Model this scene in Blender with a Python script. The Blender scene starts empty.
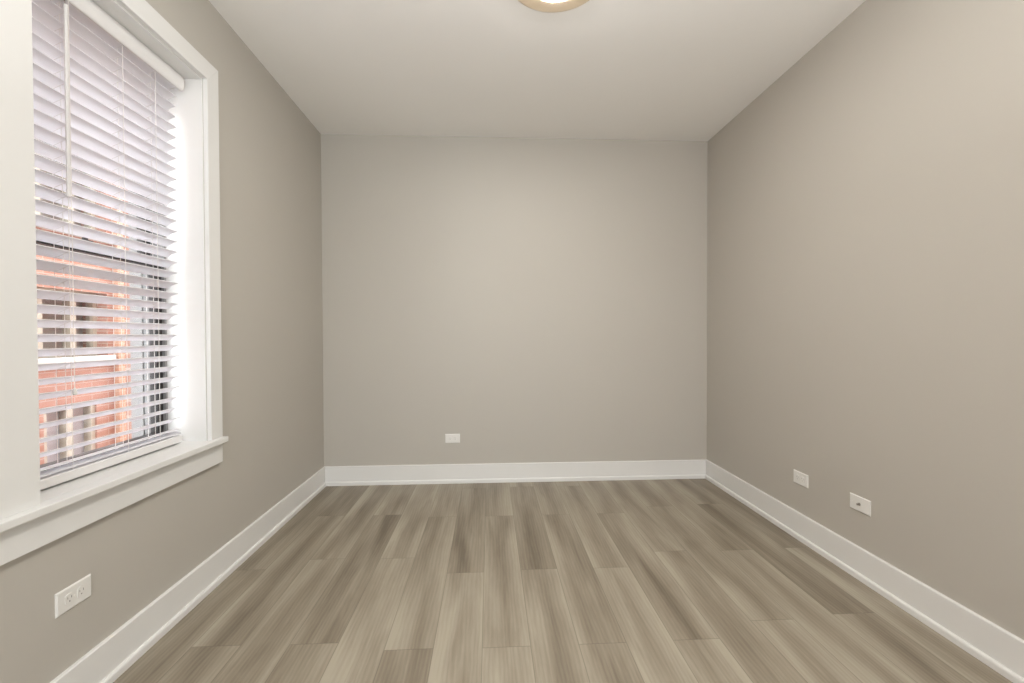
import bpy, bmesh, math, random
from mathutils import Vector, Matrix

# ---------------------------------------------------------------- camera, world, lights, exposure
S = bpy.context.scene
COL = S.collection
XL, XR, YB, YF, HT = -1.2862, 1.7469, 3.4601, -2.4, 2.70      # room: left, right, back wall, wall behind the camera, height

cam_data = bpy.data.cameras.new('camera')
cam = bpy.data.objects.new('camera', cam_data)
COL.objects.link(cam)
cam_data.sensor_width = 36.0
cam_data.lens = 440.0 / 1024 * 36.0
cam_data.clip_start = 0.02
yaw, pitch, roll = 0.0502, -0.0133, -0.0036
fwd = Vector((math.sin(yaw)*math.cos(pitch), math.cos(yaw)*math.cos(pitch), math.sin(pitch)))
rgt0 = Vector((math.cos(yaw), -math.sin(yaw), 0))
up0 = rgt0.cross(fwd)
rgt = rgt0*math.cos(roll) + up0*math.sin(roll)
up = -rgt0*math.sin(roll) + up0*math.cos(roll)
M = Matrix.Identity(4)
for i in range(3):
    M[i][0], M[i][1], M[i][2] = rgt[i], up[i], -fwd[i]
M.translation = Vector((0, 0, 1.1519))
cam.matrix_world = M
S.camera = cam

world = bpy.data.worlds.new('overcast_sky')
S.world = world
world.use_nodes = True
bg = world.node_tree.nodes['Background']
bg.inputs['Color'].default_value = (0.95, 0.97, 0.995, 1)
bg.inputs['Strength'].default_value = 2.5

def area(name, loc, rot, sx, sy, power, color):
    l = bpy.data.lights.new(name, 'AREA')
    l.shape = 'RECTANGLE'; l.size = sx; l.size_y = sy
    l.energy = power; l.color = color
    o = bpy.data.objects.new(name, l); COL.objects.link(o)
    o.location = loc; o.rotation_euler = rot
    return o
# added fill light aimed at the ceiling, standing in for a bounced flash; daylight comes through the rear and the left window
area('ceiling_bounce_fill', (0.25, 0.35, 1.75), (math.radians(182), 0, 0), 0.5, 0.5, 11.0, (1.0, 0.99, 0.98))
for nm_, loc_, rot_, sx_, sy_ in (('rear_window_portal', (0.25, YF-0.22, 1.45), (math.radians(90), 0, 0), 2.4, 1.8),
                                  ('left_window_portal', (-1.61, 1.677, 1.50), (0, math.radians(-90), 0), 1.65, 0.75)):
    p_ = area(nm_, loc_, rot_, sx_, sy_, 1, (1, 1, 1))
    p_.data.cycles.is_portal = True

S.view_settings.view_transform = 'Standard'
S.view_settings.look = 'None'
S.view_settings.gamma = 1.0
S.view_settings.use_curve_mapping = False
S.view_settings.exposure = 1.87
S.cycles.use_denoising = True
S.cycles.max_bounces = 12
S.cycles.diffuse_bounces = 6
S.cycles.transparent_max_bounces = 16

# ---------------------------------------------------------------- materials
def srgb(r, g, b):
    f = lambda c: c/12.92 if c <= 0.04045 else ((c+0.055)/1.055)**2.4
    return (f(r/255), f(g/255), f(b/255), 1)

class NT:
    def __init__(s, name):
        s.m = bpy.data.materials.new(name); s.m.use_nodes = True
        s.t = s.m.node_tree; s.n = s.t.nodes; s.b = s.n['Principled BSDF']
    def add(s, typ, **kw):
        nd = s.n.new(typ)
        for k, v in kw.items(): setattr(nd, k, v)
        return nd
    def link(s, a, b): s.t.links.new(a, b)
    def val(s, sock, v):
        if hasattr(v, 'is_linked') or isinstance(v, bpy.types.NodeSocket): s.link(v, sock)
        else: sock.default_value = v
    def math(s, op, a, b=None, clamp=False):
        nd = s.add('ShaderNodeMath', operation=op); nd.use_clamp = clamp
        s.val(nd.inputs[0], a)
        if b is not None: s.val(nd.inputs[1], b)
        return nd.outputs[0]
    def mix(s, f, a, b, typ='MIX'):
        nd = s.add('ShaderNodeMix', data_type='RGBA', blend_type=typ)
        s.val(nd.inputs['Factor'], f); s.val(nd.inputs['A'], a); s.val(nd.inputs['B'], b)
        return nd.outputs['Result']
    def noise(s, vec, scale, detail=4, rough=0.5, dist=0.0):
        nd = s.add('ShaderNodeTexNoise'); 
        if vec is not None: s.link(vec, nd.inputs['Vector'])
        nd.inputs['Scale'].default_value = scale; nd.inputs['Detail'].default_value = detail
        nd.inputs['Roughness'].default_value = rough; nd.inputs['Distortion'].default_value = dist
        return nd.outputs['Fac']
    def coord(s, what='Object'):
        return s.add('ShaderNodeTexCoord').outputs[what]
    def mapping(s, vec, scale=(1,1,1), loc=(0,0,0), rot=(0,0,0)):
        nd = s.add('ShaderNodeMapping'); s.link(vec, nd.inputs['Vector'])
        nd.inputs['Scale'].default_value = scale; nd.inputs['Location'].default_value = loc; nd.inputs['Rotation'].default_value = rot
        return nd.outputs[0]
    def bump(s, h, strength, dist=0.001):
        nd = s.add('ShaderNodeBump'); s.link(h, nd.inputs['Height'])
        nd.inputs['Strength'].default_value = strength; nd.inputs['Distance'].default_value = dist
        s.link(nd.outputs[0], s.b.inputs['Normal'])

def plain(name, col, rough=0.5, metal=0.0, grain=0.02, scale=40, bump=0.05, spec=0.5, trans=0.0):
    t = NT(name)
    c = t.coord()
    nz = t.noise(c, scale, 3)
    lo = tuple(max(0, x*(1-grain)) for x in col[:3])+(1,); hi = tuple(min(1, x*(1+grain)) for x in col[:3])+(1,)
    t.link(t.mix(nz, lo, hi), t.b.inputs['Base Color'])
    t.b.inputs['Roughness'].default_value = rough; t.b.inputs['Metallic'].default_value = metal
    t.b.inputs['Specular IOR Level'].default_value = spec
    if bump: t.bump(t.noise(c, scale*6, 2), bump, 0.0005)
    return t.m

WALL_C = (0.476, 0.450, 0.405, 1)
M_wall = plain('greige_wall_paint', WALL_C, 0.55, grain=0.012, scale=3, bump=0.08, spec=0.3)
M_ceil = plain('ceiling_paint', (0.880, 0.870, 0.850, 1), 0.8, grain=0.01, scale=3, bump=0.05, spec=0.2)
M_trim = plain('white_trim_paint', (0.73, 0.727, 0.71, 1), 0.32, grain=0.01, scale=8, bump=0.02, spec=0.5)
M_white = plain('white_plastic', (0.74, 0.73, 0.70, 1), 0.35, grain=0.005, scale=30, bump=0)
M_rail = plain('blind_rail_white', (0.75, 0.74, 0.735, 1), 0.4, grain=0.01, scale=20, bump=0)
M_dark = plain('dark_slot', (0.16, 0.15, 0.135, 1), 0.6, grain=0.1, bump=0)
M_metal = plain('nickel_metal', (0.36, 0.34, 0.31, 1), 0.35, 1.0, grain=0.02, bump=0)
M_sash = plain('black_sash_paint', (0.022, 0.020, 0.020, 1), 0.4, grain=0.1, bump=0.03)
M_frame = plain('grey_window_frame', (0.26, 0.26, 0.26, 1), 0.5, grain=0.02, bump=0.03)
M_cord = plain('white_cord', (0.85, 0.83, 0.80, 1), 0.8, grain=0.05, scale=400, bump=0)
M_stone = plain('pale_stone', (0.62, 0.60, 0.56, 1), 0.8, grain=0.06, scale=12, bump=0.2)
M_asph = plain('alley_paving', (0.25, 0.25, 0.25, 1), 0.9, grain=0.2, scale=4, bump=0.3)
M_cream = plain('cream_window_paint', (0.42, 0.39, 0.32, 1), 0.5, grain=0.05, scale=6)
M_curtain = plain('pale_blue_window_shade', (0.50, 0.53, 0.60, 1), 0.7, grain=0.05, scale=5)
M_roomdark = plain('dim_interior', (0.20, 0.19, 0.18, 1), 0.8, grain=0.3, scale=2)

def slat_mat():
    t = NT('blind_slat')
    c = t.coord()
    nz = t.noise(t.mapping(c, (60, 1.5, 60)), 6, 3)
    t.link(t.mix(nz, (0.88, 0.875, 0.89, 1), (0.91, 0.905, 0.92, 1)), t.b.inputs['Base Color'])
    t.b.inputs['Roughness'].default_value = 0.42
    tl = t.add('ShaderNodeBsdfTranslucent'); tl.inputs['Color'].default_value = (0.92, 0.925, 0.96, 1)
    mx = t.add('ShaderNodeMixShader'); mx.inputs[0].default_value = 0.42
    out = t.n['Material Output']
    t.link(t.b.outputs[0], mx.inputs[1]); t.link(tl.outputs[0], mx.inputs[2]); t.link(mx.outputs[0], out.inputs['Surface'])
    return t.m
M_slat = slat_mat()

def glass_mat(name, gloss=0.06, tint=(0.97, 0.98, 0.98, 1)):
    t = NT(name)
    tr = t.add('ShaderNodeBsdfTransparent'); tr.inputs[0].default_value = tint
    gl = t.add('ShaderNodeBsdfGlossy'); gl.inputs['Roughness'].default_value = 0.02
    lw = t.add('ShaderNodeLayerWeight'); lw.inputs['Blend'].default_value = 0.5
    mx = t.add('ShaderNodeMixShader')
    t.link(t.math('ADD', 0.03, t.math('MULTIPLY', t.math('POWER', lw.outputs['Facing'], 4.0), 0.75)), mx.inputs[0])
    t.link(tr.outputs[0], mx.inputs[1]); t.link(gl.outputs[0], mx.inputs[2])
    t.link(mx.outputs[0], t.n['Material Output'].inputs['Surface'])
    return t.m
M_glass = glass_mat('window_glass')

def emit_mat(name, col, strength):
    t = NT(name)
    t.b.inputs['Base Color'].default_value = (0.85, 0.8, 0.7, 1)
    t.b.inputs['Roughness'].default_value = 0.3
    nz = t.noise(t.coord(), 9, 2)
    t.link(t.mix(nz, tuple(x*0.97 for x in col[:3])+(1,), col), t.b.inputs['Emission Color'])
    t.b.inputs['Emission Strength'].default_value = strength
    return t.m
M_lamp = emit_mat('lit_opal_glass', (1.0, 0.955, 0.90, 1), 59.0)
M_lamprim = emit_mat('dim_opal_glass_rim', (1.0, 0.72, 0.42, 1), 0.05)
M_lamprim.node_tree.nodes['Principled BSDF'].inputs['Base Color'].default_value = (0.72, 0.62, 0.49, 1)

def brick_mat(name, c1, c2, mortar):
    t = NT(name)
    c = t.coord()
    sep = t.add('ShaderNodeSeparateXYZ'); t.link(c, sep.inputs[0])
    cb = t.add('ShaderNodeCombineXYZ')
    t.link(t.math('ADD', sep.outputs[1], sep.outputs[0]), cb.inputs[0]); t.link(sep.outputs[2], cb.inputs[1])
    br = t.add('ShaderNodeTexBrick'); t.link(cb.outputs[0], br.inputs['Vector'])
    br.inputs['Scale'].default_value = 1.0
    br.inputs['Brick Width'].default_value = 0.21; br.inputs['Row Height'].default_value = 0.072
    br.inputs['Mortar Size'].default_value = 0.006; br.inputs['Mortar Smooth'].default_value = 0.3
    br.inputs['Color1'].default_value = c1; br.inputs['Color2'].default_value = c2; br.inputs['Mortar'].default_value = mortar
    nz = t.noise(c, 14, 5)
    t.link(t.mix(0.25, br.outputs['Color'], t.mix(nz, c1, c2), 'MIX'), t.b.inputs['Base Color'])
    t.b.inputs['Roughness'].default_value = 0.9
    t.bump(br.outputs['Fac'], -0.4, 0.004)
    return t.m
M_brick = brick_mat('salmon_brick', (0.32, 0.165, 0.122, 1), (0.39, 0.21, 0.160, 1), (0.45, 0.38, 0.33, 1))
M_brick2 = brick_mat('orange_brick', (0.40, 0.22, 0.145, 1), (0.47, 0.275, 0.185, 1), (0.50, 0.41, 0.33, 1))

PW_ = 0.1798
def floor_mat():
    t = NT('wood_plank_floor')
    uv = t.add('ShaderNodeUVMap'); uv.uv_map = 'plank_uv'
    at = t.add('ShaderNodeAttribute'); at.attribute_name = 'plank'
    sc = t.add('ShaderNodeSeparateColor'); t.link(at.outputs['Color'], sc.inputs[0])
    tone, seed, width = sc.outputs[0], sc.outputs[1], sc.outputs[2]
    su = t.add('ShaderNodeSeparateXYZ'); t.link(uv.outputs[0], su.inputs[0])
    u, v = su.outputs[0], su.outputs[1]
    def vec(a, b):
        cb = t.add('ShaderNodeCombineXYZ')
        t.link(t.math('ADD', t.math('MULTIPLY', u, a), t.math('MULTIPLY', seed, 37.0)), cb.inputs[0])
        t.link(t.math('ADD', t.math('MULTIPLY', v, b), t.math('MULTIPLY', seed, 91.0)), cb.inputs[1])
        t.link(t.math('MULTIPLY', seed, 53.0), cb.inputs[2])
        return cb.outputs[0]
    broad = t.noise(vec(11, 1.1), 1.0, 2, 0.5, 0.45)            # wide soft tonal bands along the plank
    mid = t.noise(vec(42, 2.6), 1.0, 4, 0.6, 0.7)                 # streaks
    fine = t.noise(vec(260, 16), 1.0, 3, 0.6, 0.4)                 # pores
    wv = t.add('ShaderNodeTexWave', wave_type='BANDS', bands_direction='X', wave_profile='SIN')
    t.link(vec(9, 1.3), wv.inputs['Vector'])
    wv.inputs['Scale'].default_value = 2.2; wv.inputs['Distortion'].default_value = 7.0
    wv.inputs['Detail'].default_value = 2.0; wv.inputs['Detail Scale'].default_value = 0.8
    def cen(x, k): return t.math('MULTIPLY', t.math('SUBTRACT', x, 0.5), k)
    s = t.math('ADD', t.math('ADD', 0.24, t.math('MULTIPLY', tone, 0.62)), cen(broad, 1.35))
    # plain-sawn boards: paler sapwood along the edges, darker heart in the middle
    hx = t.math('ABSOLUTE', t.math('SUBTRACT', t.math('DIVIDE', u, PW_), t.math('ADD', 0.5, cen(t.noise(vec(0.0, 1.3), 1.0, 2, 0.5, 0.0), 0.9))))
    s = t.math('ADD', s, cen(t.math('MULTIPLY', hx, 2.0), 0.34))
    s = t.math('ADD', s, cen(mid, 0.5))
    s = t.math('ADD', s, cen(fine, 0.34))
    s = t.math('ADD', s, cen(wv.outputs['Fac'], 0.13))
    kn = t.noise(vec(7, 2.6), 1.0, 1, 0.4, 0.0)                    # occasional darker knots
    s = t.math('SUBTRACT', s, t.math('MULTIPLY', t.math('SUBTRACT', kn, 0.68, True), 1.6))
    ramp = t.add('ShaderNodeValToRGB'); t.link(s, ramp.inputs[0])
    e = ramp.color_ramp.elements
    e[0].position = 0.0; e[0].color = FLOOR_DARK
    e[1].position = 1.0; e[1].color = FLOOR_LIGHT
    m = e.new(0.5); m.color = FLOOR_MID
    # micro bevel line round each plank
    w = t.math('MULTIPLY', width, 1.0)
    du = t.math('MINIMUM', u, t.math('SUBTRACT', w, u))
    dv = t.math('MINIMUM', v, t.math('SUBTRACT', 1.186, v))
    d = t.math('MINIMUM', du, dv)
    gap = t.math('SUBTRACT', 1.0, t.math('DIVIDE', d, 0.0024), True)
    t.link(t.mix(t.math('MULTIPLY', gap, 0.6), ramp.outputs[0], (0.10, 0.08, 0.06, 1)), t.b.inputs['Base Color'])
    t.link(t.math('ADD', 0.36, t.math('MULTIPLY', fine, 0.12)), t.b.inputs['Roughness'])
    t.b.inputs['Specular IOR Level'].default_value = 0.42
    t.bump(t.math('SUBTRACT', fine, t.math('MULTIPLY', gap, 2.0)), 0.18, 0.0006)
    return t.m
FLOOR_DARK = (0.150, 0.122, 0.087, 1)
FLOOR_MID = (0.268, 0.230, 0.174, 1)
FLOOR_LIGHT = (0.385, 0.345, 0.272, 1)
M_floor = floor_mat()

# ---------------------------------------------------------------- mesh helpers
def box(bm, x0, x1, y0, y1, z0, z1, bev=0.0, seg=2, mat=0):
    vs = [bm.verts.new((x, y, z)) for x in (x0, x1) for y in (y0, y1) for z in (z0, z1)]
    idx = [(0,1,3,2), (4,6,7,5), (0,4,5,1), (2,3,7,6), (0,2,6,4), (1,5,7,3)]
    fs = [bm.faces.new([vs[i] for i in f]) for f in idx]
    for f in fs: f.material_index = mat
    bmesh.ops.recalc_face_normals(bm, faces=fs)
    if bev > 0:
        es = list({e for f in fs for e in f.edges})
        bmesh.ops.bevel(bm, geom=es, offset=bev, segments=seg, profile=0.5, affect='EDGES')

def extrude_profile(bm, prof, place, L0, L1, cap=True):
    """prof: list of 2D points; place(p, l) -> 3D point"""
    a = [bm.verts.new(place(p, L0)) for p in prof]
    b = [bm.verts.new(place(p, L1)) for p in prof]
    n = len(prof); fs = []
    for i in range(n):
        j = (i+1) % n
        fs.append(bm.faces.new((a[i], a[j], b[j], b[i])))
    if cap:
        fs.append(bm.faces.new(a)); fs.append(bm.faces.new(list(reversed(b))))
    bmesh.ops.recalc_face_normals(bm, faces=fs)

def cyl(bm, p0, p1, r0, r1=None, n=16, cap=True):
    r1 = r0 if r1 is None else r1
    p0, p1 = Vector(p0), Vector(p1); d = (p1-p0).normalized()
    a = d.orthogonal().normalized(); b = d.cross(a)
    A, B = [], []
    for i in range(n):
        t = 2*math.pi*i/n; o = a*math.cos(t)+b*math.sin(t)
        A.append(bm.verts.new(p0+o*r0)); B.append(bm.verts.new(p1+o*r1))
    fs = [bm.faces.new((A[i], A[(i+1) % n], B[(i+1) % n], B[i])) for i in range(n)]
    if cap:
        fs.append(bm.faces.new(A)); fs.append(bm.faces.new(B))
    bmesh.ops.recalc_face_normals(bm, faces=fs)

def lathe(bm, prof, n=64, c=(0, 0, 0)):
    rings = []
    for r, z in prof:
        if r < 1e-6: rings.append([bm.verts.new((c[0], c[1], c[2]+z))])
        else: rings.append([bm.verts.new((c[0]+r*math.cos(2*math.pi*i/n), c[1]+r*math.sin(2*math.pi*i/n), c[2]+z)) for i in range(n)])
    fs = []
    for A, B in zip(rings, rings[1:]):
        for i in range(n):
            j = (i+1) % n
            if len(A) == 1 and len(B) == 1: continue
            if len(A) == 1: fs.append(bm.faces.new((A[0], B[i], B[j])))
            elif len(B) == 1: fs.append(bm.faces.new((A[i], A[j], B[0])))
            else: fs.append(bm.faces.new((A[i], A[j], B[j], B[i])))
    bmesh.ops.recalc_face_normals(bm, faces=fs)

def link(name, bm, mat, parent=None, smooth=False, loc=None, keep=False):
    me = bpy.data.meshes.new(name)
    bm.to_mesh(me); bm.free()
    for m in (mat if isinstance(mat, (list, tuple)) else [mat]): me.materials.append(m)
    if smooth:
        for p in me.polygons: p.use_smooth = True
    o = bpy.data.objects.new(name, me); COL.objects.link(o)
    if parent is not None: o.parent = parent
    if loc is not None: o.location = loc
    return o
def NB(): return bmesh.new()

def empty(name, loc=(0, 0, 0), rz=0.0):
    o = bpy.data.objects.new(name, None); COL.objects.link(o)
    o.location = loc; o.rotation_euler = (0, 0, rz); o.empty_display_size = 0.05
    return o
def tag(o, label, cat, group=None):
    o['label'] = label; o['category'] = cat
    if group: o['group'] = group
def struct(o):
    o['kind'] = 'structure'
    return o

def holed_slab(bm, a0, a1, z0, z1, t0, t1, holes, place):
    """slab spanning a (horizontal) and z, thickness t0..t1, rectangular holes (ha0,ha1,hz0,hz1)"""
    As = sorted({a0, a1, *[h[0] for h in holes], *[h[1] for h in holes]})
    Zs = sorted({z0, z1, *[h[2] for h in holes], *[h[3] for h in holes]})
    def solid(i, j):
        if i < 0 or j < 0 or i >= len(As)-1 or j >= len(Zs)-1: return False
        ca, cz = (As[i]+As[i+1])/2, (Zs[j]+Zs[j+1])/2
        return not any(h[0] < ca < h[1] and h[2] < cz < h[3] for h in holes)
    V = {}
    def v(a, z, t):
        k = (round(a, 5), round(z, 5), round(t, 5))
        if k not in V: V[k] = bm.verts.new(place(a, z, t))
        return V[k]
    fs = []
    for i in range(len(As)-1):
        for j in range(len(Zs)-1):
            if not solid(i, j): continue
            A, B, C, D = As[i], As[i+1], Zs[j], Zs[j+1]
            for t in (t0, t1): fs.append(bm.faces.new((v(A, C, t), v(B, C, t), v(B, D, t), v(A, D, t))))
            if not solid(i-1, j): fs.append(bm.faces.new((v(A, C, t0), v(A, D, t0), v(A, D, t1), v(A, C, t1))))
            if not solid(i+1, j): fs.append(bm.faces.new((v(B, C, t0), v(B, D, t0), v(B, D, t1), v(B, C, t1))))
            if not solid(i, j-1): fs.append(bm.faces.new((v(A, C, t0), v(B, C, t0), v(B, C, t1), v(A, C, t1))))
            if not solid(i, j+1): fs.append(bm.faces.new((v(A, D, t0), v(B, D, t0), v(B, D, t1), v(A, D, t1))))
    bmesh.ops.recalc_face_normals(bm, faces=fs)

# ---------------------------------------------------------------- room shell
WT = 0.30                                     # outer wall thickness
OY0, OY1, OZ0, OZ1 = 1.292, 2.062, 0.655, 2.318   # rough opening in the left wall

# floor: every plank is its own quad, with its own tone, laid at the seams of the photograph
PA, PW, PL = -1.112, 0.1798, 1.186
phase = [2.219, 1.676, 2.305, 1.669, 2.293, 1.619, 2.134, 1.612, 2.145, 1.611, 2.140, 1.613, 2.287, 1.707, 2.277, 1.729, 2.286]
tones = {(0, 0): .30, (0, 1): .30,
         (1, 0): .14, (1, 1): .42, (1, 2): .18,
         (2, 0): .44, (2, 1): .42,
         (3, 0): .36, (3, 1): .22, (3, 2): .48,
         (4, 0): .72, (4, 1): .60,
         (5, 0): .26, (5, 1): .42, (5, 2): .55,
         (6, 0): .74, (6, 1): .28, (6, 2): .30,
         (7, 0): .70, (7, 1): .62, (7, 2): .50,
         (8, 0): .54, (8, 1): .30, (8, 2): .50,
         (9, 0): .42, (9, 1): .40, (9, 2): .58,
         (10, 0): .70, (10, 1): .50,
         (11, 0): .78, (11, 1): .36, (11, 2): .45,
         (12, 0): .46, (12, 1): .46,
         (13, 0): .64, (13, 1): .56,
         (14, 0): .60, (14, 1): .48,
         (15, 0): .50, (15, 1): .22, (15, 2): .30,
         (16, 0): .52, (16, 1): .26}
rnd = random.Random(11)
bm = NB()
uvl = bm.loops.layers.uv.new('plank_uv')
cl = bm.loops.layers.float_color.new('plank')
ya, yb = YF, YB
for c in range(17):
    x0 = PA + PW*(c-1); x1 = x0 + PW
    cx0, cx1 = max(x0, XL), min(x1, XR)
    for k in range(-4, 3):
        y0 = phase[c] + PL*(k-1); y1 = y0 + PL
        cy0, cy1 = max(y0, ya), min(y1, yb)
        if cy1 - cy0 < 1e-4: continue
        tone = tones.get((c, k), rnd.uniform(.3, .7))
        sd = rnd.random()
        vs = [bm.verts.new(p) for p in ((cx0, cy0, 0), (cx1, cy0, 0), (cx1, cy1, 0), (cx0, cy1, 0))]
        f = bm.faces.new(vs)
        for lp in f.loops:
            lp[uvl].uv = (lp.vert.co.x-x0, lp.vert.co.y-y0)
            lp[cl] = (tone, sd, PW, 1)
x1 = PA + PW*16
if x1 < XR:
    f = bm.faces.new([bm.verts.new(p) for p in ((x1, ya, 0), (XR, ya, 0), (XR, yb, 0), (x1, yb, 0))])
    for lp in f.loops: lp[uvl].uv = (lp.vert.co.x-x1, 0.3); lp[cl] = (.4, .5, PW, 1)
box(bm, XL-WT, XR+.2, YF-.2, YB+.2, -0.25, -0.002)
struct(link('floor', bm, M_floor))

bm = NB(); box(bm, XL-WT, XR+.2, YF-.2, YB+.2, HT, HT+.2)
struct(link('ceiling', bm, M_ceil))
bm = NB(); holed_slab(bm, YF-.2, YB+.2, -.25, HT+.2, XL-WT, XL, [(OY0, OY1, OZ0, OZ1)], lambda a, z, t: (t, a, z))
struct(link('wall_left', bm, M_wall))
bm = NB(); box(bm, XR, XR+.2, YF-.2, YB+.2, 0, HT)
struct(link('wall_right', bm, M_wall))
bm = NB(); box(bm, XL, XR, YB, YB+.2, 0, HT)
struct(link('wall_back', bm, M_wall))
bm = NB(); holed_slab(bm, XL, XR, 0, HT, YF-.2, YF, [(-0.95, 1.45, 0.55, 2.35)], lambda a, z, t: (a, t, z))
struct(link('wall_front', bm, M_wall))

# baseboards with a shoe moulding along the floor
BH, BT, SH, ST = 0.1456, 0.014, 0.029, 0.012
base_prof = [(0, 0), (BT, 0), (BT, BH-.003), (BT-.003, BH), (0, BH)]
shoe_prof = [(BT, 0), (BT+ST, 0), (BT+ST, SH-.008), (BT+ST-.002, SH-.003), (BT+ST-.006, SH), (BT, SH)]
def baseboard(name, place, L0, L1):
    bm = NB(); extrude_profile(bm, base_prof, place, L0, L1)
    b = struct(link(name, bm, M_trim))
    bm = NB(); extrude_profile(bm, shoe_prof, place, L0, L1)
    link('shoe_moulding', bm, M_trim, b)
baseboard('baseboard_left', lambda p, l: (XL+p[0], l, p[1]), YF, YB)
baseboard('baseboard_right', lambda p, l: (XR-p[0], l, p[1]), YF, YB)
baseboard('baseboard_back', lambda p, l: (l, YB-p[0], p[1]), XL+BT, XR-BT)
baseboard('baseboard_front', lambda p, l: (l, YF+p[0], p[1]), XL+BT, XR-BT)

# ---------------------------------------------------------------- the window in the left wall
win = struct(empty('window_1', (XL, (OY0+OY1)/2, OZ0)))
wl = Vector(win.location)
def wpart(name, bm, mat, parent=None, smooth=False):
    if parent is None:
        bmesh.ops.translate(bm, verts=bm.verts, vec=-wl)
        return link(name, bm, mat, win, smooth)
    bmesh.ops.translate(bm, verts=bm.verts, vec=-wl)
    return link(name, bm, mat, parent, smooth)
CT = 0.020
JY0, JY1, JZ0, JZ1 = OY0+.003, 2.056, 0.680, 2.306      # clear opening between the jambs
CO0, CO1, CZ = 1.165, 2.146, 2.397                   # casing outer edges
JX = -1.50                                          # depth of the inner jamb lining
# casing: two legs and a mitred head
def casing_poly(pts):
    bm = NB()
    a = [bm.verts.new((XL, y, z)) for y, z in pts]; b = [bm.verts.new((XL+CT, y, z)) for y, z in pts]
    fs = [bm.faces.new(a), bm.faces.new(b)] + [bm.faces.new((a[i], a[(i+1) % 4], b[(i+1) % 4], b[i])) for i in range(4)]
    bmesh.ops.recalc_face_normals(bm, faces=fs)
    bmesh.ops.bevel(bm, geom=list(bm.edges), offset=.0012, segments=1, affect='EDGES')
    return bm
IY0, IY1, IZ = 1.300, 2.063, 2.314
wpart('casing', casing_poly([(CO0, JZ0), (IY0, JZ0), (IY0, IZ), (CO0, CZ)]), M_trim)
wpart('casing', casing_poly([(IY1, JZ0), (CO1, JZ0), (CO1, CZ), (IY1, IZ)]), M_trim)
wpart('casing', casing_poly([(CO0, CZ), (IY0, IZ), (IY1, IZ), (CO1, CZ)]), M_trim)
# sill (stool), apron
bm = NB(); box(bm, JX-.02, XL+.001, OY0+.001, OY1-.001, .6565, JZ0)
box(bm, XL-.001, XL+.047, CO0-.035, CO1, .656, JZ0, bev=.003)
wpart('window_sill', bm, M_trim)
bm = NB(); box(bm, XL, XL+CT-.001, CO0, CO1, .560, .6562, bev=.0015)
wpart('apron', bm, M_trim)
# jamb lining
bm = NB(); box(bm, JX, XL, JY1, OY1, JZ0, OZ1)
box(bm, JX, XL, OY0, JY0, JZ0, OZ1)
box(bm, JX, XL, JY0, JY1, JZ1, OZ1)
wpart('jamb', bm, M_trim)
# outer frame with tracks
FX0, FX1 = XL-WT-.01, -1.452
bm = NB()
for y0, y1 in ((JY0, JY0+.012), (JY1-.012, JY1)):
    box(bm, FX0, FX1, y0, y1, JZ0, JZ1)
    ys = (y1, y1+.006) if y0 < 1.6 else (y0-.006, y0)
    box(bm, -1.502, -1.497, ys[0], ys[1], JZ0, JZ1)
    box(bm, FX0, -1.545, ys[0], ys[1] , JZ0, JZ1)
box(bm, FX0, FX1, JY0+.012, JY1-.012, JZ1-.02, JZ1)
box(bm, FX0, JX-.02, JY0+.012, JY1-.012, .66, JZ0+.012)
wpart('window_frame', bm, M_frame)
def sash(x0, x1, z0, z1, rb, rt, name):
    y0, y1 = JY0+.0125, JY1-.0125; st = .034
    bm = NB()
    box(bm, x0, x1, y0, y0+st, z0, z1, bev=.002, seg=1); box(bm, x0, x1, y1-st, y1, z0, z1, bev=.002, seg=1)
    box(bm, x0, x1, y0+st, y1-st, z0, z0+rb, bev=.002, seg=1); box(bm, x0, x1, y0+st, y1-st, z1-rt, z1, bev=.002, seg=1)
    s = wpart(name, bm, M_sash)
    bm = NB(); xm = (x0+x1)/2
    box(bm, xm-.002, xm+.002, y0+st-.004, y1-st+.004, z0+rb-.004, z1-rt+.004)
    wpart('glass', bm, M_glass, s)
    return s
ls = sash(-1.496, -1.462, JZ0+.012, 1.493, .036, .034, 'lower_sash')
us = sash(-1.542, -1.508, 1.456, JZ1-.021, .030, .045, 'upper_sash')
bm = NB(); box(bm, -1.480, -1.455, 1.66, 1.70, 1.4935, 1.505, bev=.002); cyl(bm, (-1.468, 1.68, 1.505), (-1.468, 1.68, 1.513), .010, .008)
wpart('sash_lock', bm, M_sash, ls)

# ---------------------------------------------------------------- horizontal blind inside the window
BX = -1.390; BY0, BY1 = 1.312, 2.010
blind = empty('window_blind', (BX, (BY0+BY1)/2, JZ0))
tag(blind, 'white horizontal slat blind with tilt wand hanging inside the window frame', 'blind')
bo = Vector(blind.location)
def bpart(name, bm, mat, smooth=False, parent=None):
    bmesh.ops.translate(bm, verts=bm.verts, vec=-bo)
    return link(name, bm, mat, parent or blind, smooth)
# valance, rounded front
prof = []
zc, hh, x0v, x1v = 2.273, .033, -1.372, -1.352
for i in range(13):
    a = -math.pi/2 + math.pi*i/12
    prof.append((x1v + .010*math.cos(a)-.006, zc + hh*math.sin(a)))
prof += [(x0v+.008, zc+hh), (x0v+.008, zc-hh)]
bm = NB(); extrude_profile(bm, prof, lambda p, l: (p[0], l, p[1]), BY0-.008, JY1-.022)
bpart('valance', bm, M_rail)
bm = NB(); box(bm, -1.418, -1.366, BY0-.004, BY1+.006, 2.262, 2.304, bev=.002)
bpart('headrail', bm, M_rail)
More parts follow.
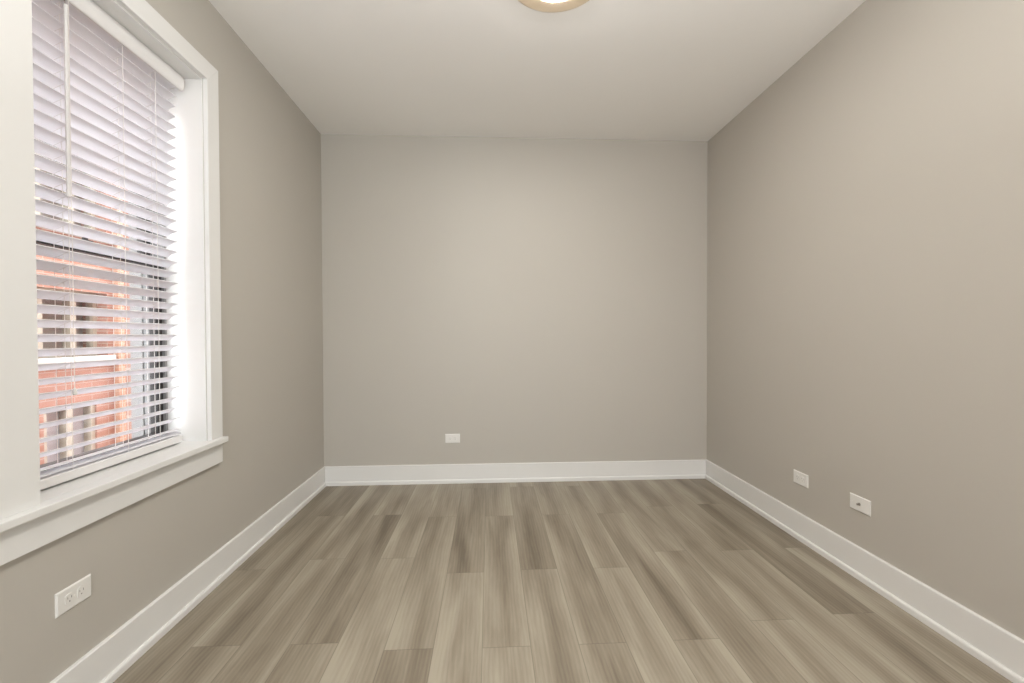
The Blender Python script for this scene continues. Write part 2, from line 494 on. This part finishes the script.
# slats
LAD = [1.342, 1.507, 1.729, 1.890]
TILT = math.radians(27)
def slat_bm():
    bm = NB()
    n = 8; top, bot = [], []
    for i in range(n+1):
        s = -0.025 + 0.05*i/n
        crown = .0042*(1-(s/.025)**2)
        top.append((s, crown+.0016)); bot.append((s, crown-.0016))
    prof = top + bot[::-1]
    extrude_profile(bm, prof, lambda p, l: (p[0], l, p[1]), BY0-bo.y, BY1-bo.y)
    return bm
sl = link('slat', slat_bm(), M_slat, blind)
for p in sl.data.polygons: p.use_smooth = False
PITCH = 0.0454; Z0 = 0.741
slz = [0.7265] + [Z0 + PITCH*i for i in range(33)] + [2.232]
jr = random.Random(4)
for i, z in enumerate(slz):
    o = sl if i == 0 else sl.copy()
    if i: COL.objects.link(o); o.parent = blind
    o.location = (0, 0, z-bo.z)
    tl = TILT if i > 1 else TILT*(.02, .35)[i]
    # room-side edge higher than the glass-side edge
    o.rotation_euler = (jr.uniform(-.0012, .0012), -tl + jr.uniform(-.02, .02), 0)
# bottom rail
bm = NB(); box(bm, BX-.026, BX+.026, BY0, BY1+.008, JZ0+.007, JZ0+.038, bev=.004, seg=3)
bpart('bottom_rail', bm, M_rail)
# ladder cords with rungs, lift cord through the slats
hw = .025*math.cos(TILT)+.0012; dz = .025*math.sin(TILT)
for y in LAD:
    bm = NB()
    for sgn in (-1, 1): cyl(bm, (BX+sgn*hw, y, JZ0+.03), (BX+sgn*hw, y, 2.265), .0009, n=6)
    for z in slz: cyl(bm, (BX-hw, y, z-dz-.002), (BX+hw, y, z+dz-.002), .0006, n=5)
    bpart('ladder_cord', bm, M_cord)
    bm = NB(); cyl(bm, (BX, y+.006, JZ0+.03), (BX, y+.006, 2.265), .0008, n=6)
    bpart('lift_cord', bm, M_cord)
    bm = NB(); box(bm, BX+.010, BX+.030, y-.007, y+.007, 2.252, 2.2615, bev=.001, seg=1)
    bpart('cord_clip', bm, M_metal)
# wand
bm = NB(); wx, wy = -1.350, 1.490
cyl(bm, (wx, wy, 2.215), (wx, wy, 1.625), .0052, .0052, n=6)
cyl(bm, (wx, wy, 1.625), (wx, wy, 1.603), .0064, .0058, n=12)
bpart('tilt_wand', bm, M_rail)
bm = NB(); cyl(bm, (wx, wy, 2.212), (wx-.006, wy, 2.242), .0022, n=8)
cyl(bm, (wx-.006, wy, 2.236), (wx-.014, wy, 2.25), .004, n=10)
bpart('wand_hook', bm, M_metal)
# pull cord with tassel
bm = NB(); px_, py_ = -1.354, 1.504
cyl(bm, (px_, py_, 2.245), (px_, py_, .985), .0010, n=6)
bpart('pull_cord', bm, M_cord)
bm = NB(); lathe(bm, [(0, .012), (.003, .011), (.0045, .004), (.006, -.006), (.005, -.012), (0, -.013)], 16, (px_, py_, .975))
bpart('cord_tassel', bm, M_white, smooth=True)

# ---------------------------------------------------------------- unseen window added behind the camera to let in daylight
w2 = struct(empty('added_window', (.25, YF, .55)))
def w2part(name, bm, mat, parent=None):
    bmesh.ops.translate(bm, verts=bm.verts, vec=-Vector(w2.location))
    return link(name, bm, mat, parent or w2)
bm = NB()
for a0, a1, b0, b1 in ((-1.04, -.95, .46, 2.44), (1.45, 1.54, .46, 2.44), (-.95, 1.45, .46, .55), (-.95, 1.45, 2.35, 2.44)):
    box(bm, a0, a1, YF, YF+.02, b0, b1, bev=.002, seg=1)
w2part('casing', bm, M_trim)
bm = NB()
for a0, a1, b0, b1 in ((-.95, -.89, .55, 2.35), (1.39, 1.45, .55, 2.35), (-.89, 1.39, .55, .61), (-.89, 1.39, 2.29, 2.35), (.22, .28, .61, 2.29)):
    box(bm, a0, a1, YF-.12, YF-.08, b0, b1, bev=.002, seg=1)
fr = w2part('window_frame', bm, M_trim)
bm = NB(); box(bm, -.9, 1.4, YF-.102, YF-.098, .6, 2.3)
w2part('glass', bm, M_glass, fr)

# ---------------------------------------------------------------- ceiling light
LC = (0.294, 1.897, HT)
cl_ = empty('ceiling_light', LC)
tag(cl_, 'round shallow ceiling light, glowing warm white with a tan rim, above the room', 'ceiling light')
bm = NB(); lathe(bm, [(0, 0), (.212, 0), (.2165, -.001), (.2165, -.003), (.200, -.011), (.160, -.023), (.122, -.029), (.113, -.030), (.111, -.028), (0, -.027)], 96)
link('rim', bm, M_lamprim, cl_, smooth=True)
bm = NB(); lathe(bm, [(.1105, -.0275), (.111, -.030), (.104, -.034), (.080, -.037), (.040, -.039), (0, -.0395)], 96)
link('diffuser', bm, M_lamp, cl_, smooth=True)

# ---------------------------------------------------------------- wall plates
# built facing +Y' : local x = along wall, local y = out of wall, local z = up
def plate_bm(w=.1155, h=.071, t=.0055):
    bm = NB()
    # bevelled plate as a truncated slab
    a = [(-w/2, 0, -h/2), (w/2, 0, -h/2), (w/2, 0, h/2), (-w/2, 0, h/2)]
    b = [(-w/2, t*.45, -h/2), (w/2, t*.45, -h/2), (w/2, t*.45, h/2), (-w/2, t*.45, h/2)]
    i = .0035
    c = [(-w/2+i, t, -h/2+i), (w/2-i, t, -h/2+i), (w/2-i, t, h/2-i), (-w/2+i, t, h/2-i)]
    R = [[bm.verts.new(p) for p in q] for q in (a, b, c)]
    fs = [bm.faces.new(R[0]), bm.faces.new(R[2])]
    for P, Q in zip(R, R[1:]):
        for k in range(4): fs.append(bm.faces.new((P[k], P[(k+1) % 4], Q[(k+1) % 4], Q[k])))
    bmesh.ops.recalc_face_normals(bm, faces=fs)
    return bm
def screw(parent, x, z, t=.0055):
    bm = NB(); cyl(bm, (x, t-.001, z), (x, t+.0008, z), .0032, .0028, n=16)
    s = link('screw', bm, M_white, parent)
    return s
def make_outlet():
    r = empty('wall_outlet')
    link('cover_plate', plate_bm(), M_white, r)
    for cx in (-.0195, .0195):
        bm = NB()
        # receptacle face: rounded, flat on two sides
        n = 28; P = []
        for k in range(n):
            a = 2*math.pi*k/n
            P.append((max(-.0135, min(.0135, .0172*math.cos(a))), .0172*math.sin(a)))
        A = [bm.verts.new((cx+p[0], .005, p[1])) for p in P]; B = [bm.verts.new((cx+p[0]*.97, .0072, p[1]*.97)) for p in P]
        fs = [bm.faces.new((A[k], A[(k+1) % n], B[(k+1) % n], B[k])) for k in range(n)] + [bm.faces.new(B)]
        bmesh.ops.recalc_face_normals(bm, faces=fs)
        f = link('receptacle', bm, M_white, r)
        bm = NB()
        # slots lie across the turned plate, ground hole below
        box(bm, cx-.0069, cx-.0056, .0068, .0076, .0008, .0080)
        box(bm, cx+.0054, cx+.0067, .0068, .0076, .0014, .0074)
        cyl(bm, (cx, .0068, -.0068), (cx, .0076, -.0068), .0019, n=12)
        link('slot', bm, M_dark, f)
    screw(r, 0, 0)
    return r
def copy_tree(o, parent=None):
    c = o.copy(); COL.objects.link(c); c.parent = parent
    for ch in list(o.children): copy_tree(ch, c)
    return c
G = 'electrical outlets low on the walls'
o1 = make_outlet()
def put(o, loc, rz, label):
    o.location = loc; o.rotation_euler = (0, 0, rz); tag(o, label, 'outlet', G)
put(o1, (XL, 1.4125, .357), -math.pi/2, 'white wall outlet below the window sill on the left wall')
put(copy_tree(o1), (-.2955, YB, .3475), math.pi, 'small white wall outlet above the baseboard of the far back wall')
put(copy_tree(o1), (XR, 2.3825, .341), math.pi/2, 'white wall outlet on the right wall, nearer the back corner than the cable jack')

j = empty('cable_jack', (XR, 1.985, .349), math.pi/2)
tag(j, 'white wall plate with a metal cable connector in its middle, on the right wall', 'cable jack')
link('cover_plate', plate_bm(), M_white, j)
bm = NB(); cyl(bm, (0, .005, 0), (0, .0075, 0), .0075, n=6)
link('hex_nut', bm, M_metal, j)
bm = NB(); cyl(bm, (0, .007, 0), (0, .017, 0), .0047, n=20); cyl(bm, (0, .0165, 0), (0, .0172, 0), .0030, n=12)
link('connector', bm, M_metal, j)
for x in (-.042, .042): screw(j, x, 0)

# ---------------------------------------------------------------- outside: alley, brick building
GZ = -3.6
bm = NB(); box(bm, -16, XL-WT-.02, -8, 22, GZ-.2, GZ)
struct(link('ground', bm, M_asph))

bm = NB(); holed_slab(bm, -7, 9, GZ, 4.2, XL-WT-.06, XL-WT-.012, [(OY0-.01, OY1+.01, OZ0-.02, OZ1+.01)], lambda a, z, t: (t, a, z))
struct(link('wall_exterior', bm, M_brick))

EX = -4.5
bb = empty('brick_building', (EX, 3.0, GZ))
tag(bb, 'salmon brick building with pale stone sills seen through the blind, across the alley', 'building')
bo2 = Vector(bb.location)
def epart(name, bm, mat, parent=None):
    bmesh.ops.translate(bm, verts=bm.verts, vec=-bo2)
    return link(name, bm, mat, parent or bb)
wins = [(4.36, 5.42, .94, 1.66), (4.36, 5.42, 2.32, 3.30), (4.66, 5.26, -.75, .44), (1.7, 2.8, .94, 2.0), (1.7, 2.8, 2.6, 3.9), (1.7, 2.8, -1.2, .2)]
bm = NB(); holed_slab(bm, -2, 5.50, GZ, 4.0, EX-.35, EX, wins, lambda a, z, t: (t, a, z))
epart('wall', bm, M_brick)
bm = NB(); box(bm, EX-.35, EX+.06, 5.50, 5.74, GZ, 4.0)
epart('pier', bm, M_brick2)
bm = NB(); box(bm, EX-5, EX-.35, -2, 5.74, GZ, 4.0)
epart('rear_block', bm, M_brick)
bm = NB(); box(bm, EX-5.05, EX+.10, -2.05, 5.82, 4.0, 4.2, bev=.02, seg=1)
epart('parapet_cap', bm, M_stone)
for k, (a0, a1, b0, b1) in enumerate(wins):
    bm = NB(); box(bm, EX-.2, EX+.05, a0-.04, a1+.06, b0-.07, b0, bev=.006, seg=1)
    epart('sill', bm, M_stone)
    bm = NB()
    dp = .10 if k == 2 else 0
    X0, X1 = EX-.20+dp, EX-.12+dp; w = .05
    box(bm, X0, X1, a0, a0+w, b0, b1); box(bm, X0, X1, a1-w, a1, b0, b1)
    box(bm, X0, X1, a0+w, a1-w, b0, b0+w); box(bm, X0, X1, a0+w, a1-w, b1-w, b1)
    mull = [(4.71, 4.79), (5.09, 5.16)] if k < 2 else [((a0+a1)/2-.035, (a0+a1)/2+.035)]
    for m0, m1 in mull: box(bm, X0, X1, m0, m1, b0+w, b1-w)
    f = epart('window', bm, M_cream)
    bm = NB(); box(bm, EX-.165+dp, EX-.155+dp, a0+w-.005, a1-w+.005, b0+w-.005, b1-w+.005)
    epart('pane', bm, M_glass, f)
    bm = NB()
    if k == 2:
        box(bm, EX-.15, EX-.11, a0, a1, b0, b1)
        epart('window_shade', bm, M_curtain, f)
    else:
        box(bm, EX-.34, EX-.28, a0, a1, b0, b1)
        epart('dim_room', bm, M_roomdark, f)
